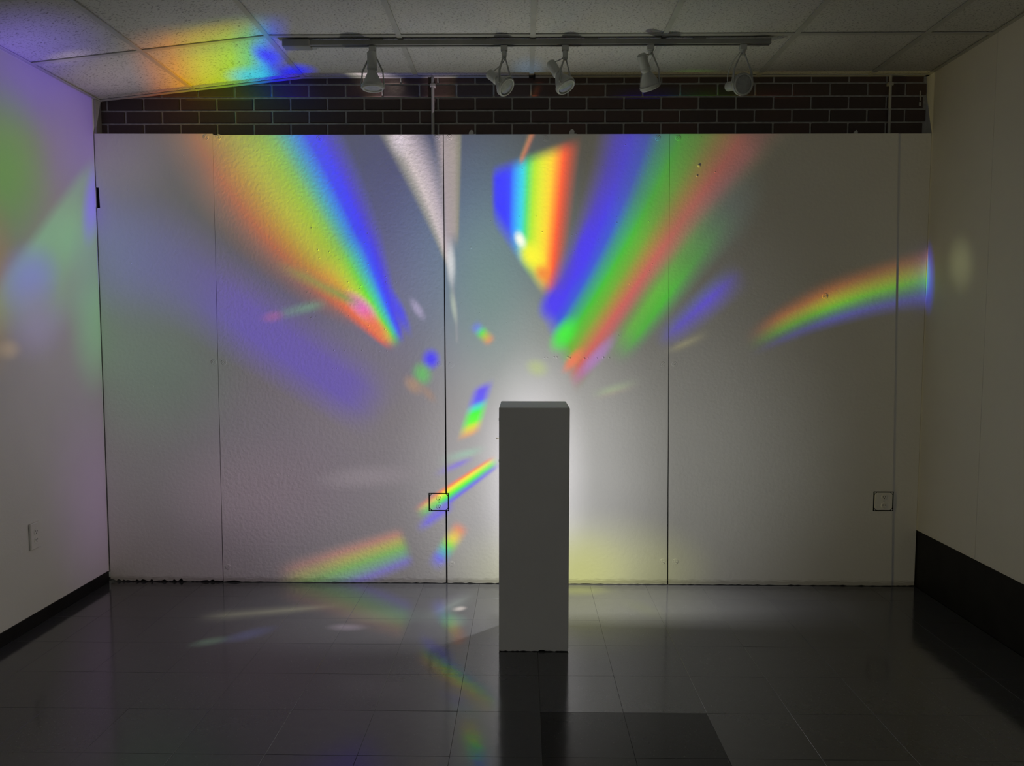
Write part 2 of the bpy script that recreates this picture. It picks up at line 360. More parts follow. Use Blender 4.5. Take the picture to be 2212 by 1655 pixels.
def lamp_tree(nt):
    t = NT(nt); nt.nodes.clear()
    out = t.n('ShaderNodeOutputLight')
    geo = t.n('ShaderNodeNewGeometry')
    D = geo.outputs['Incoming']                       # direction from the lamp to the lit point
    sep = t.n('ShaderNodeSeparateXYZ'); t.put(sep.inputs[0], D)
    dx, dy, dz = sep.outputs
    eps = 1e-4
    T = {'wall': t.m('DIVIDE', -LAMP.y, t.m('MAXIMUM', dy, eps)),
         'left': t.m('DIVIDE', XL - LAMP.x, t.m('MINIMUM', dx, -eps)),
         'right': t.m('DIVIDE', XR - LAMP.x, t.m('MAXIMUM', dx, eps)),
         'ceil': t.m('MINIMUM', t.m('DIVIDE', ZC - LAMP.z, t.m('MAXIMUM', dz, eps)),
                     t.m('DIVIDE', ZC + SAG * (LAMP.x - DROOP_X) - LAMP.z, t.m('MAXIMUM', t.m('MULTIPLY_ADD', dx, -SAG, dz), eps))),
         'floor': t.m('DIVIDE', -LAMP.z, t.m('MINIMUM', dz, -eps))}
    COSI = {'wall': dy, 'left': dx, 'right': dx, 'ceil': dz, 'floor': dz}
    tm = None
    for v in T.values(): tm = v if tm is None else t.m('MINIMUM', tm, v)
    lim = t.m('MULTIPLY', tm, 1.0002)
    hit = t.n('ShaderNodeVectorMath', operation='SCALE'); t.put(hit.inputs[0], D); t.put(hit.inputs['Scale'], tm)
    hp = t.n('ShaderNodeVectorMath', operation='ADD'); t.put(hp.inputs[0], hit.outputs[0]); hp.inputs[1].default_value = LAMP
    hs = t.n('ShaderNodeSeparateXYZ'); t.put(hs.inputs[0], hp.outputs[0])
    X, Y, Z = hs.outputs
    def plane_vec(a, b):
        c = t.n('ShaderNodeCombineXYZ'); t.put(c.inputs[0], a); t.put(c.inputs[1], b); c.inputs[2].default_value = 1.0
        return c.outputs[0]
    nY = t.m('MULTIPLY', Y, -1.0)
    PV = {'wall': plane_vec(X, Z), 'left': plane_vec(Y, Z), 'right': plane_vec(nY, Z), 'ceil': plane_vec(X, nY), 'floor': plane_vec(X, Y)}
    rear_fade = t.m('MULTIPLY_ADD', dy, 1 / .20, .42 / .20, clamp=True)      # emission faded out to the rear, in place of shade from the housing
    t2 = t.m('MULTIPLY', t.m('MULTIPLY', tm, tm), rear_fade)
    over_top = t.m('MAXIMUM', t.m('MULTIPLY_ADD', Z, -30.0, 2.47 * 30, clamp=True), .6)   # weaker over the panel tops
    def closure(col, plane):
        e = t.n('ShaderNodeEmission')
        if isinstance(col, bpy.types.NodeSocket): t.put(e.inputs[0], col)
        else: e.inputs[0].default_value = (*col, 1)
        k = t.m('DIVIDE', t2, t.m('MAXIMUM', t.m('ABSOLUTE', COSI[plane]), 0.02))
        if plane == 'floor': k = t.m('MULTIPLY', k, t.m('MAXIMUM', t.m('MULTIPLY_ADD', dy, 5.0, .5, clamp=True), t.m('MULTIPLY', dx, -6.0, clamp=True)))
        if plane == 'wall': k = t.m('MULTIPLY', k, over_top)
        t.put(e.inputs[1], k)
        return e.outputs[0]
    def paint(plane, base, adds, prims):
        # each patch of the pattern is a node group of its own: plane position in, colour out
        g = bpy.data.node_groups.new('beam_' + plane, 'ShaderNodeTree')
        g.interface.new_socket('Position', in_out='INPUT', socket_type='NodeSocketVector')
        g.interface.new_socket('Color', in_out='OUTPUT', socket_type='NodeSocketColor')
        q = NT(g)
        gi, go = q.n('NodeGroupInput'), q.n('NodeGroupOutput')
        c = q.n('ShaderNodeCombineXYZ')
        for i in range(3): c.inputs[i].default_value = base[i]
        col = c.outputs[0]
        for p in adds: col = p.build(q, gi.outputs[0], plane, col)
        for p in prims: col = p.build(q, gi.outputs[0], plane, col)
        q.put(go.inputs[0], col)
        nd = t.n('ShaderNodeGroup'); nd.node_tree = g
        t.put(nd.inputs[0], PV[plane])
        return closure(nd.outputs[0], plane)
    def mix(fac, a, b):
        nd = t.n('ShaderNodeMixShader'); t.put(nd.inputs[0], fac)
        t.put(nd.inputs[1], a); t.put(nd.inputs[2], b)
        return nd.outputs[0]
    # wall: split by plain fences so that only the nearby fragments are evaluated
    xs = [-400, 520, 880, 1055, 1250, 1480, 2700]
    ys = [-500, 500, 740, 960, 1500]
    f = PLANES['wall']
    def over(b, x0, x1, y0, y1, m=26): return b[1] > x0 - m and b[0] < x1 + m and b[3] > y0 - m and b[2] < y1 + m
    cols = None
    for i in range(len(xs) - 1):
        rows = None
        for j in range(len(ys) - 1):
            box = (xs[i], xs[i + 1], ys[j], ys[j + 1])
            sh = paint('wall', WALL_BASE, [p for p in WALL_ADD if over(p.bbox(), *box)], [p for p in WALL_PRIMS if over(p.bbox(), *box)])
            if rows is None: rows = sh
            else: rows = mix(t.m('LESS_THAN', Z, f(1100, ys[j])[1]), rows, sh)
        if cols is None: cols = rows
        else: cols = mix(t.m('GREATER_THAN', X, f(xs[i], 830)[0]), cols, rows)
    res = None
    for pl, sh in (('floor', paint('floor', FLOOR_BASE, FLOOR_ADD, FLOOR_PRIMS)),
                   ('right', paint('right', RIGHT_BASE, [], RIGHT_PRIMS)),
                   ('left', paint('left', LEFT_BASE, [], LEFT_PRIMS)),
                   ('ceil', paint('ceil', CEIL_BASE, CEIL_ADD, CEIL_PRIMS)),
                   ('wall', cols)):
        if res is None:
            e0 = t.n('ShaderNodeEmission'); e0.inputs[1].default_value = 0.0
            res = e0.outputs[0]
        res = mix(t.m('LESS_THAN', T[pl], lim), res, sh)
    t.put(out.inputs[0], res)

ld = bpy.data.lights.new('prism_light', 'POINT')
ld.energy = 4 * math.pi * math.pi
ld.shadow_soft_size = 0.006
ld.use_nodes = True
lamp_tree(ld.node_tree)
lo = bpy.data.objects.new('prism_light', ld)
COL.objects.link(lo)
lo.location = LAMP

# ------------------------------------------------------------------ materials
def new_mat(name, col=(.8, .8, .8), rough=.6, spec=.3, metal=0.0):
    m = bpy.data.materials.new(name); m.use_nodes = True
    b = m.node_tree.nodes['Principled BSDF']
    b.inputs['Base Color'].default_value = (*col, 1)
    b.inputs['Roughness'].default_value = rough
    b.inputs['Specular IOR Level'].default_value = spec
    b.inputs['Metallic'].default_value = metal
    return m, NT(m.node_tree), b
def noise(t, vec, scale, detail=3, rough=.5):
    n = t.n('ShaderNodeTexNoise'); n.inputs['Scale'].default_value = scale
    n.inputs['Detail'].default_value = detail; n.inputs['Roughness'].default_value = rough
    t.put(n.inputs['Vector'], vec); return n
def bump(t, b, h, strength, dist, prev=None):
    n = t.n('ShaderNodeBump'); n.inputs['Strength'].default_value = strength; n.inputs['Distance'].default_value = dist
    t.put(n.inputs['Height'], h)
    if prev is not None: t.put(n.inputs['Normal'], prev)
    if b is not None: t.put(b.inputs['Normal'], n.outputs[0])
    return n.outputs[0]
def colour_noise(t, b, vec, c0, c1, scale, lo_=.35, hi=.65, detail=3):
    n = noise(t, vec, scale, detail)
    r = t.ramp(n.outputs[0], [(lo_, (*c0, 1)), (hi, (*c1, 1))])
    t.put(b.inputs['Base Color'], r.outputs[0])
def pos(t): return t.n('ShaderNodeNewGeometry').outputs['Position']

def paint_mat(name, c0, c1, lump=.0022, grain=.0006, scuff=False):
    m, t, b = new_mat(name, rough=.62, spec=.25)
    p = pos(t)
    n = noise(t, p, 3.0, 4)
    col = t.ramp(n.outputs[0], [(.3, (*c0, 1)), (.7, (*c1, 1))]).outputs[0]
    if scuff:      # a band of scuffed, dirty paint along the bottom edge
        s = t.n('ShaderNodeSeparateXYZ'); t.put(s.inputs[0], p)
        mp = t.n('ShaderNodeMapping'); mp.inputs['Scale'].default_value = (6, 1, 60); t.put(mp.inputs[0], p)
        sn = noise(t, mp.outputs[0], 3.0, 5)
        low = t.m('SUBTRACT', t.m('MULTIPLY_ADD', sn.outputs[0], .045, .012), s.outputs[2])
        fac = t.m('MULTIPLY', t.m('MULTIPLY', low, 60, clamp=True), .55)
        col = t.mixc(fac, col, (.30, .28, .24))
    t.put(b.inputs['Base Color'], col)
    a = noise(t, p, 55, 2, .45)
    a2 = noise(t, p, 260, 2, .5)
    nb = bump(t, None, a.outputs[0], .55, lump)
    bump(t, b, a2.outputs[0], .5, grain, nb)
    return m
M_PANEL = paint_mat('panel_paint', (.79, .785, .77), (.82, .815, .80), lump=.0016, grain=.0004, scuff=True)
M_PANEL_ROUGH = paint_mat('panel_paint_lumpy', (.79, .785, .77), (.82, .815, .80), lump=.0034, grain=.0004, scuff=True)
M_WALL = paint_mat('wall_paint', (.77, .765, .745), (.81, .805, .785), lump=.0008)
M_PED = paint_mat('pedestal_paint', (.76, .75, .72), (.82, .81, .78), lump=.0008)
def simple(name, c0, c1, rough, spec=.3, scale=8, metal=0.0):
    m, t, b = new_mat(name, rough=rough, spec=spec, metal=metal)
    colour_noise(t, b, t.n('ShaderNodeTexCoord').outputs['Object'], c0, c1, scale)
    return m
M_TRIM = simple('black_rubber', (.006, .006, .006), (.012, .012, .012), .55, .25)
M_DARK = simple('dark_gap', (.008, .008, .008), (.015, .015, .014), .9, .1)
M_FIX = simple('fixture_enamel', (.40, .41, .38), (.46, .47, .43), .42, .4)
M_RAIL = simple('rail_enamel', (.24, .245, .22), (.30, .30, .27), .45, .4)
M_LENS = simple('lamp_lens', (.30, .31, .29), (.38, .39, .36), .22, .6, 60)
M_WIRE = simple('yoke_wire', (.34, .35, .32), (.40, .41, .38), .4, .5)
M_TBAR = simple('grid_enamel', (.50, .50, .46), (.56, .56, .52), .5, .3)
M_PLATE = simple('outlet_plastic', (.74, .73, .70), (.80, .79, .76), .4, .4)
M_CONDUIT = simple('conduit_paint', (.42, .41, .38), (.50, .49, .45), .5, .3)
M_MORTAR = simple('mortar', (.34, .335, .31), (.46, .45, .42), .95, .1, 40)
M_HOOK = simple('white_plastic', (.60, .60, .57), (.68, .68, .64), .5, .3)
M_STEEL = simple('steel', (.62, .62, .63), (.72, .72, .72), .3, .5, 20, .7)

def brick_mat():
    m, t, b = new_mat('brick', rough=.85, spec=.15)
    oi = t.n('ShaderNodeObjectInfo'); p = pos(t)
    r = t.ramp(oi.outputs['Random'], [(0, (.090, .070, .065, 1)), (.5, (.108, .076, .068, 1)), (1, (.145, .088, .074, 1))])
    n = noise(t, p, 45, 4)
    t.put(b.inputs['Base Color'], t.mixc(t.m('MULTIPLY', n.outputs[0], .6), r.outputs[0], (.078, .068, .065)))
    bump(t, b, n.outputs[0], .6, .004)
    return m
M_BRICK = brick_mat()

def ceiling_mat():
    m, t, b = new_mat('acoustic_tile', rough=.9, spec=.1)
    p = pos(t)
    w = noise(t, p, 18, 2)
    mp = t.n('ShaderNodeMapping'); mp.inputs['Scale'].default_value = (1, 1.9, 1); t.put(mp.inputs[0], p)
    v = noise(t, mp.outputs[0], 95, 3, .62)
    pit = t.ramp(v.outputs[0], [(.36, (0, 0, 0, 1)), (.43, (1, 1, 1, 1))])
    n = noise(t, p, 4, 3)
    base = t.ramp(n.outputs[0], [(.3, (.66, .655, .62, 1)), (.7, (.72, .715, .68, 1))])
    t.put(b.inputs['Base Color'], t.mixc(pit.outputs[0], (.30, .295, .27), base.outputs[0]))
    bump(t, b, pit.outputs[0], .5, .0025)
    return m
M_CEIL = ceiling_mat()

def floor_mat(name, c0, c1, rough, ior):
    m, t, b = new_mat(name, rough=rough, spec=.5)
    b.inputs['IOR'].default_value = ior
    oi = t.n('ShaderNodeObjectInfo'); p = pos(t)
    r = t.ramp(oi.outputs['Random'], [(0, (*c0, 1)), (1, (*c1, 1))])
    n = noise(t, p, 30, 4)
    sp = t.ramp(noise(t, p, 140, 2).outputs[0], [(.66, (0, 0, 0, 1)), (.74, (1, 1, 1, 1))])
    col = t.mixc(t.m('MULTIPLY', n.outputs[0], .5), r.outputs[0], tuple(x * .75 for x in c0))
    t.put(b.inputs['Base Color'], t.mixc(t.m('MULTIPLY', sp.outputs[0], .22), col, (.26, .26, .25)))
    w = noise(t, p, 9, 2)
    n2 = bump(t, None, w.outputs[0], .12, .004)
    bump(t, b, noise(t, p, 55, 2).outputs[0], .06, .001, n2)
    rr = t.m('MULTIPLY_ADD', n.outputs[0], .10, rough - .05)
    t.put(b.inputs['Roughness'], rr)
    return m
M_TILE = floor_mat('vinyl_tile', (.070, .070, .075), (.085, .085, .086), .12, 1.95)
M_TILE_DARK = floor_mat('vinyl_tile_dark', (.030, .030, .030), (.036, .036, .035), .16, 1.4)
M_SLAB = simple('floor_slab', (.02, .02, .02), (.03, .03, .03), .8, .2)

# ------------------------------------------------------------------ mesh helpers
def mesh_from(bm, name):
    bmesh.ops.recalc_face_normals(bm, faces=bm.faces[:])
    me = bpy.data.meshes.new(name); bm.to_mesh(me); bm.free()
    return me
def add(name, me, mat=None, parent=None, loc=None, smooth=False):
    if mat is not None and not me.materials: me.materials.append(mat)
    if smooth:
        for p in me.polygons: p.use_smooth = True
    o = bpy.data.objects.new(name, me); COL.objects.link(o)
    if parent is not None: o.parent = parent
    if loc is not None: o.location = loc
    return o
def tag(o, label=None, cat=None, group=None, kind=None):
    if label: o['label'] = label
    if cat: o['category'] = cat
    if group: o['group'] = group
    if kind: o['kind'] = kind
    return o
def empty(name, loc=(0, 0, 0)):
    o = bpy.data.objects.new(name, None); COL.objects.link(o); o.location = loc
    o.empty_display_size = .05
    return o
def bm_box(bm, x0, x1, y0, y1, z0, z1, bev=0.0, seg=1):
    r = bmesh.ops.create_cube(bm, size=1.0)
    vs_ = r['verts']
    for v in vs_:
        v.co = Vector(((x0 + x1) / 2 + v.co.x * (x1 - x0), (y0 + y1) / 2 + v.co.y * (y1 - y0), (z0 + z1) / 2 + v.co.z * (z1 - z0)))
    if bev > 0:
        es = list({e for v in vs_ for e in v.link_edges})
        bmesh.ops.bevel(bm, geom=es, offset=bev, segments=seg, affect='EDGES', profile=.5)
def box_mesh(name, *a, bev=0.0, seg=1):
    bm = bmesh.new(); bm_box(bm, *a, bev=bev, seg=seg); return mesh_from(bm, name)
def bm_prism(bm, pts, y0, y1, bev=0.0):
    """polygon in x-z, extruded from y0 (front) to y1"""
    a = [bm.verts.new((x, y0, z)) for x, z in pts]; b = [bm.verts.new((x, y1, z)) for x, z in pts]
    f = bm.faces.new(a); bm.faces.new(b[::-1]); n = len(pts)
    for i in range(n): bm.faces.new((a[i], b[i], b[(i + 1) % n], a[(i + 1) % n]))
    if bev > 0: bmesh.ops.bevel(bm, geom=list(f.edges), offset=bev, segments=1, affect='EDGES')
def prism_mesh(name, pts, y0, y1, bev=0.0):
    bm = bmesh.new(); bm_prism(bm, pts, y0, y1, bev); return mesh_from(bm, name)
def basis(axis):
    a = Vector(axis).normalized()
    u = Vector((0, 0, 1)).cross(a)
    if u.length < 1e-3: u = Vector((1, 0, 0))
    u.normalize(); return a, u, a.cross(u)
def bm_lathe(bm, prof, org=(0, 0, 0), axis=(0, 0, 1), seg=24):
    a, u, v = basis(axis); org = Vector(org); rings = []
    for (r, h) in prof:
        if r < 1e-6: rings.append([bm.verts.new(org + a * h)])
        else: rings.append([bm.verts.new(org + a * h + (u * math.cos(2 * math.pi * k / seg) + v * math.sin(2 * math.pi * k / seg)) * r) for k in range(seg)])
    for p, q in zip(rings, rings[1:]):
        for k in range(seg):
            k2 = (k + 1) % seg
            if len(p) == 1 and len(q) == 1: continue
            if len(p) == 1: bm.faces.new((p[0], q[k], q[k2]))
            elif len(q) == 1: bm.faces.new((p[k], q[0], p[k2]))
            else: bm.faces.new((p[k], q[k], q[k2], p[k2]))
def lathe_mesh(name, *a, **k):
    bm = bmesh.new(); bm_lathe(bm, *a, **k); return mesh_from(bm, name)
def bm_tube(bm, pts, r, seg=8):
    pts = [Vector(p) for p in pts]; prev = None; ref = None
    for i, p in enumerate(pts):
        d = (pts[min(i + 1, len(pts) - 1)] - pts[max(i - 1, 0)]).normalized()
        if ref is None:
            ref = Vector((0, 0, 1)) if abs(d.z) < .9 else Vector((1, 0, 0))
        u = (ref - d * ref.dot(d)).normalized(); v = d.cross(u); ref = u
        ring = [bm.verts.new(p + (u * math.cos(2 * math.pi * k / seg) + v * math.sin(2 * math.pi * k / seg)) * r) for k in range(seg)]
        if prev:
            for k in range(seg): bm.faces.new((prev[k], ring[k], ring[(k + 1) % seg], prev[(k + 1) % seg]))
        else: bm.faces.new(ring[::-1])
        prev = ring
    bm.faces.new(prev)
def tube_mesh(name, pts, r, seg=8):
    bm = bmesh.new(); bm_tube(bm, pts, r, seg); return mesh_from(bm, name)
def arc(p, q, bulge, n=8):
    p, q, b = Vector(p), Vector(q), Vector(bulge)
    return [p.lerp(q, i / n) + b * (4 * (i / n) * (1 - i / n)) for i in range(n + 1)]

# ------------------------------------------------------------------ floor
TX, TY, X0, Y0 = .305, .2965, .195, -.226
floor = add('floor', box_mesh('floor', XL - .05, XR + .05, YF, .2, -.06, -.0035), M_SLAB)
tag(floor, 'dark grey polished vinyl tile floor of the gallery', kind='structure')
tile_me = box_mesh('floor_tile', -TX / 2 + .00035, TX / 2 - .00035, -TY / 2 + .00035, TY / 2 - .00035, -.004, 0, bev=.0005)
tile_me.materials.append(M_TILE)
tile_dk = tile_me.copy(); tile_dk.materials.clear(); tile_dk.materials.append(M_TILE_DARK)
edge_cache = {}
def edge_tile(w, d):
    k = (round(w, 4), round(d, 4))
    if k not in edge_cache:
        me = box_mesh('floor_tile', -w / 2 + .00035, w / 2 - .00035, -d / 2 + .00035, d / 2 - .00035, -.004, 0, bev=.0005)
        me.materials.append(M_TILE); edge_cache[k] = me
    return edge_cache[k]
ny = 18
for j in range(-1, ny):
    y1 = Y0 - TY * j; y0 = y1 - TY
    y1 = min(y1, .03)
    i0 = math.floor((XL - X0) / TX)
    for i in range(i0, i0 + 17):
        x0, x1 = X0 + TX * i, X0 + TX * (i + 1)
        x0, x1 = max(x0, XL), min(x1, XR)
        if x1 - x0 < .01: continue
        full = abs(x1 - x0 - TX) < 1e-4 and abs(y1 - y0 - TY) < 1e-4
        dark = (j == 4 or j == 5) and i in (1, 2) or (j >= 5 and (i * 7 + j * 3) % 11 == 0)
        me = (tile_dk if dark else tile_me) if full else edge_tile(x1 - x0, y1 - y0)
        o = add('floor_tile', me, None, floor, ((x0 + x1) / 2, (y0 + y1) / 2, 0))
        o.rotation_euler = (random.gauss(0, .0009), random.gauss(0, .0009), 0)
far = add('floor_tile_field', box_mesh('floor_tile_field', XL, XR, YF, Y0 - TY * ny, -.004, 0), M_TILE, floor)
tag(far, kind='stuff')

# ------------------------------------------------------------------ side walls
def wall_quad(name, pts, x0, x1):
    """polygon in y-z extruded along x"""
    bm = bmesh.new()
    a = [bm.verts.new((x0, y, z)) for y, z in pts]; b = [bm.verts.new((x1, y, z)) for y, z in pts]
    bm.faces.new(a); bm.faces.new(b[::-1]); n = len(pts)
    for i in range(n): bm.faces.new((a[i], b[i], b[(i + 1) % n], a[(i + 1) % n]))
    return mesh_from(bm, name)
BL = .058
wl_pts = [(.12, BL - .02), (.12, 2.8), (YF, 2.8), (YF, BL - .02)]
y = YF + .4
rnd = random.Random(4)
while y < 0.0:                                  # ragged painted lower edge
    wl_pts.append((y, BL + rnd.uniform(-.004, .004))); y += .09 if y > -1.6 else .5
wall_left = add('wall_left', wall_quad('wall_left', wl_pts, XL - .1, XL), M_WALL)
tag(wall_left, 'white painted gallery wall beside the panelled wall', kind='structure')
base_l = add('baseboard_left', box_mesh('baseboard_left', XL - .02, XL + .004, YF, -.004, 0, BL + .004, bev=.002), M_TRIM)
tag(base_l, 'low black rubber cove base under the white wall with the outlet', kind='structure')
BR = .313
wall_right = empty('wall_right', (XR, 0, 0))
tag(wall_right, 'plain white board wall above a tall black base', kind='structure')
ys_ = [.12, -.532, -1.752, -2.972, -4.192, -5.412, YF]
for k in range(len(ys_) - 1):
    add('wall_board', box_mesh('wall_board', 0, .09, ys_[k + 1] + .0006, ys_[k] - .0006, BR, 2.82, bev=.001), M_WALL, wall_right)
base_r = add('baseboard_right', box_mesh('baseboard_right', XR + .004, XR + .08, YF, .1, 0, BR, bev=.003), M_TRIM)
tag(base_r, 'tall black base board below the plain white boards', kind='structure')

# ------------------------------------------------------------------ back wall: bricks and panels
wall_back = add('wall_back', box_mesh('wall_back', XL - .1, XR + .1, YB + .004, .25, 0, 2.9), M_MORTAR)
tag(wall_back, 'dark brick wall clad with large white painted panels', kind='structure')
BRICK_L, BRICK_H, JT = .2, .0687, .0095
rows_z = [2.7205 - BRICK_H * k for k in range(5)]
bcache = {}
def brick_me(w):
    k = round(w, 3)
    if k not in bcache:
        me = box_mesh('brick', -w / 2, w / 2, 0, .02, -(BRICK_H - JT) / 2, (BRICK_H - JT) / 2, bev=.0025)
        me.materials.append(M_BRICK); bcache[k] = me
    return bcache[k]
for r, zb in enumerate(rows_z):
    off = 1.472 + (0.1 if r % 2 == 0 else 0.0)
    k0 = math.floor((XL - off) / BRICK_L)
    for k in range(k0, k0 + 25):
        a, b = off + k * BRICK_L + JT / 2, off + (k + 1) * BRICK_L - JT / 2
        a, b = max(a, XL + .004), min(b, XR - .004)
        if b - a < .02: continue
        add('brick', brick_me(b - a), None, wall_back, ((a + b) / 2, YB - .002 + random.uniform(-.0015, .0015), zb + JT / 2 + (BRICK_H - JT) / 2))
add('corner_board', box_mesh('corner_board', XL + .0005, XL + .012, .012, YB - .004, 2.44, DROOP_Z - .002), M_CONDUIT, wall_back)

seams_top = [(206, 284), (459, 287), (957.5, 290), (1446.5, 290), (1941, 288), (2005, 287)]
seams_bot = [(238, 1262), (482, 1257), (965, 1257), (1442.5, 1256), (1926, 1255), (1984, 1254)]
gap_t = [.006, .0006, .0048, .0012, .0006, .002]
gap_b = [.010, .0052, .0095, .0075, .0006, .003]
panels = []
rnd = random.Random(8)
for k in range(5):
    tl, tr = on(*seams_top[k], 1, 0), on(*seams_top[k + 1], 1, 0)
    bl, br = on(*seams_bot[k], 1, 0), on(*seams_bot[k + 1], 1, 0)
    lx0, lx1 = tl.x + gap_t[k] / 2, bl.x + gap_b[k] / 2
    rx0, rx1 = tr.x - gap_t[k + 1] / 2, br.x - gap_b[k + 1] / 2
    if k == 0: lx0, lx1 = XL + .006, XL + .009
    if k == 4: rx0, rx1 = XR - .002, XR - .002
    ztl, ztr = (tl.z, tr.z) if k != 0 else (2.447, 2.445)
    if k >= 1: ztl, ztr = 2.4385, 2.4385
    pts = [(lx0, ztl), (rx0, ztr)]
    nseg = 14                                    # right edge with slight waviness
    for i in range(1, nseg):
        f = i / nseg
        pts.append((rx0 + (rx1 - rx0) * f + rnd.uniform(-.00035, .00035), ztr * (1 - f)))
    nb = 60 if k < 4 else 10
    for i in range(nb + 1):                      # chipped bottom edge
        f = i / nb
        rag = .020 if k == 0 else (.009 if k == 1 and f > .8 else .0045)
        zz = .003 + rag * max(0, rnd.gauss(.25, .3))
        pts.append((rx1 + (lx1 - rx1) * f, min(zz, .024)))
    if k == 0:                                   # dark notch in the left edge
        za, zb = on(212, 450, 1, 0).z, on(208, 405, 1, 0).z
        fx = lambda z: lx1 + (lx0 - lx1) * z / 2.44
        pts += [(fx(za), za), (fx(za) + .017, za + .002), (fx(zb) + .013, zb), (fx(zb), zb)]
    else:
        for i in range(nseg - 1, 0, -1):
            f = i / nseg
            pts.append((lx0 + (lx1 - lx0) * f + rnd.uniform(-.00035, .00035), ztl * (1 - f)))
    yf = .0035 if k == 4 else 0.0
    me = prism_mesh('wall_panel', pts, yf, yf + .012)
    panels.append(add('wall_panel', me, M_PANEL_ROUGH if k == 1 else M_PANEL, wall_back))
    add('panel_backing', box_mesh('panel_backing', min(lx0, lx1) - .003, max(rx0, rx1) + .003, yf + .0125, YB, .03, 2.41), M_DARK, wall_back)

screw_me = lathe_mesh('screw_head', [(0, .0006), (.0035, .00035), (.0055, .0019), (.0075, .00035), (.0105, .0006), (.013, .0016), (.0155, .0)], axis=(0, -1, 0), seg=20)
screw_me.materials.append(M_PANEL)
for p in screw_me.polygons: p.use_smooth = True
for px, py, k in [(445, 297, 0), (472, 296, 1), (690, 300, 1), (944, 297, 1), (971, 297, 2), (1178, 299, 2), (1421, 298, 2), (1465, 298, 3),
                  (462, 782, 0), (484, 783, 1), (950, 787, 1), (975, 788, 2), (1431, 787, 2), (1457, 787, 3), (1782, 640, 3),
                  (493, 1225, 1), (952, 1222, 1), (976, 1218, 2), (1431, 1213, 2), (1459, 1213, 3)]:
    p = on(px, py, 1, 0)
    o = add('screw_head', screw_me, None, panels[k], (p.x, 0, p.z))
    o.rotation_euler = (0, random.uniform(0, 6), 0)
# filler lumps and nail holes under the paint
def lumps(k, spots):
    bm = bmesh.new()
    for px, py, r in spots:
        p = on(px, py, 1, 0)
        bm_lathe(bm, [(r, 0), (r * .8, r * .28), (r * .4, r * .45), (0, r * .5)], org=(p.x, .0001, p.z), axis=(0, -1, 0), seg=8)
    o = add('filler_bumps', mesh_from(bm, 'filler_bumps'), M_PANEL, panels[k], smooth=True)
    tag(o, kind='stuff')
rr = random.Random(3)
lumps(1, [(x, 758 + rr.uniform(-2, 2), .0045) for x in (722, 745, 782, 820, 836)] + [(x, 796, .0035) for x in (720, 728, 780, 845)] +
      [(rr.uniform(660, 860), rr.uniform(490, 720), rr.uniform(.002, .0045)) for _ in range(46)] + [(rr.uniform(500, 940), rr.uniform(310, 1200), .0025) for _ in range(26)])
lumps(2, [(x, 773 + rr.uniform(-2, 2), rr.uniform(.004, .007)) for x in (1176, 1182, 1197, 1203, 1226, 1231, 1262, 1270, 1289, 1303, 1316)] +
      [(rr.uniform(980, 1430), rr.uniform(310, 760), rr.uniform(.002, .004)) for _ in range(46)] + [(rr.uniform(1230, 1250), rr.uniform(480, 620), .003) for _ in range(5)])
lumps(3, [(1510, 358, .009), (1506, 380, .006), (1545, 372, .004), (1486, 298, .003), (1515, 296, .003)] + [(rr.uniform(1460, 1900), rr.uniform(310, 1200), .0025) for _ in range(24)])
lumps(0, [(rr.uniform(260, 460), rr.uniform(330, 1200), .0025) for _ in range(12)])

# ------------------------------------------------------------------ ceiling
ceiling = add('ceiling', box_mesh('ceiling', XL - .1, XR + .1, YF, .2, 2.85, 2.9), M_SLAB)
tag(ceiling, 'suspended acoustic tile ceiling sagging towards one side', kind='structure')
xr_ = [XL, -1.345, -.753, -.143, .475, 1.082, 1.682, 2.272, XR]
yr_ = [.07, -.515] + [-.515 - .61 * k for k in range(1, 10)]
bw = .012
for i in range(len(xr_) - 1):
    for j in range(len(yr_) - 1):
        x0, x1, y1, y0 = xr_[i], xr_[i + 1], yr_[j], yr_[j + 1]
        bm = bmesh.new()
        g = .007
        top = [(x0 + g, y0 + g), (x1 - g, y0 + g), (x1 - g, y1 - g), (x0 + g, y1 - g)]
        lo_ = [bm.verts.new((a, b, ceil_z(a) + .006)) for a, b in top]; hi = [bm.verts.new((a, b, ceil_z(a) + .021)) for a, b in top]
        bm.faces.new(lo_); bm.faces.new(hi[::-1])
        for q in range(4): bm.faces.new((lo_[q], hi[q], hi[(q + 1) % 4], lo_[(q + 1) % 4]))
        add('ceiling_tile', mesh_from(bm, 'ceiling_tile'), M_CEIL, ceiling)
for x in xr_[1:-1]:
    z = ceil_z(x)
    bm = bmesh.new(); bm_box(bm, x - bw, x + bw, yr_[-1], .07, z - .001, z + .004); bm_box(bm, x - .001, x + .001, yr_[-1], .07, z + .004, z + .04)
    add('grid_runner', mesh_from(bm, 'grid_runner'), M_TBAR, ceiling)
def sloped_bar(x0, x1, y0, y1, h):
    bm = bmesh.new()
    lo_ = [bm.verts.new((a, b, ceil_z(a) + h[0])) for a, b in ((x0, y0), (x1, y0), (x1, y1), (x0, y1))]
    hi = [bm.verts.new((a, b, ceil_z(a) + h[1])) for a, b in ((x0, y0), (x1, y0), (x1, y1), (x0, y1))]
    bm.faces.new(lo_); bm.faces.new(hi[::-1])
    for q in range(4): bm.faces.new((lo_[q], hi[q], hi[(q + 1) % 4], lo_[(q + 1) % 4]))
    return mesh_from(bm, 'grid_cross_bar')
for y in yr_[1:-1]:
    for i in range(len(xr_) - 1):
        add('grid_cross_bar', sloped_bar(xr_[i] + (bw if i else 0), xr_[i + 1] - (bw if i < len(xr_) - 2 else 0), y - bw, y + bw, (0, .004)), M_TBAR, ceiling)
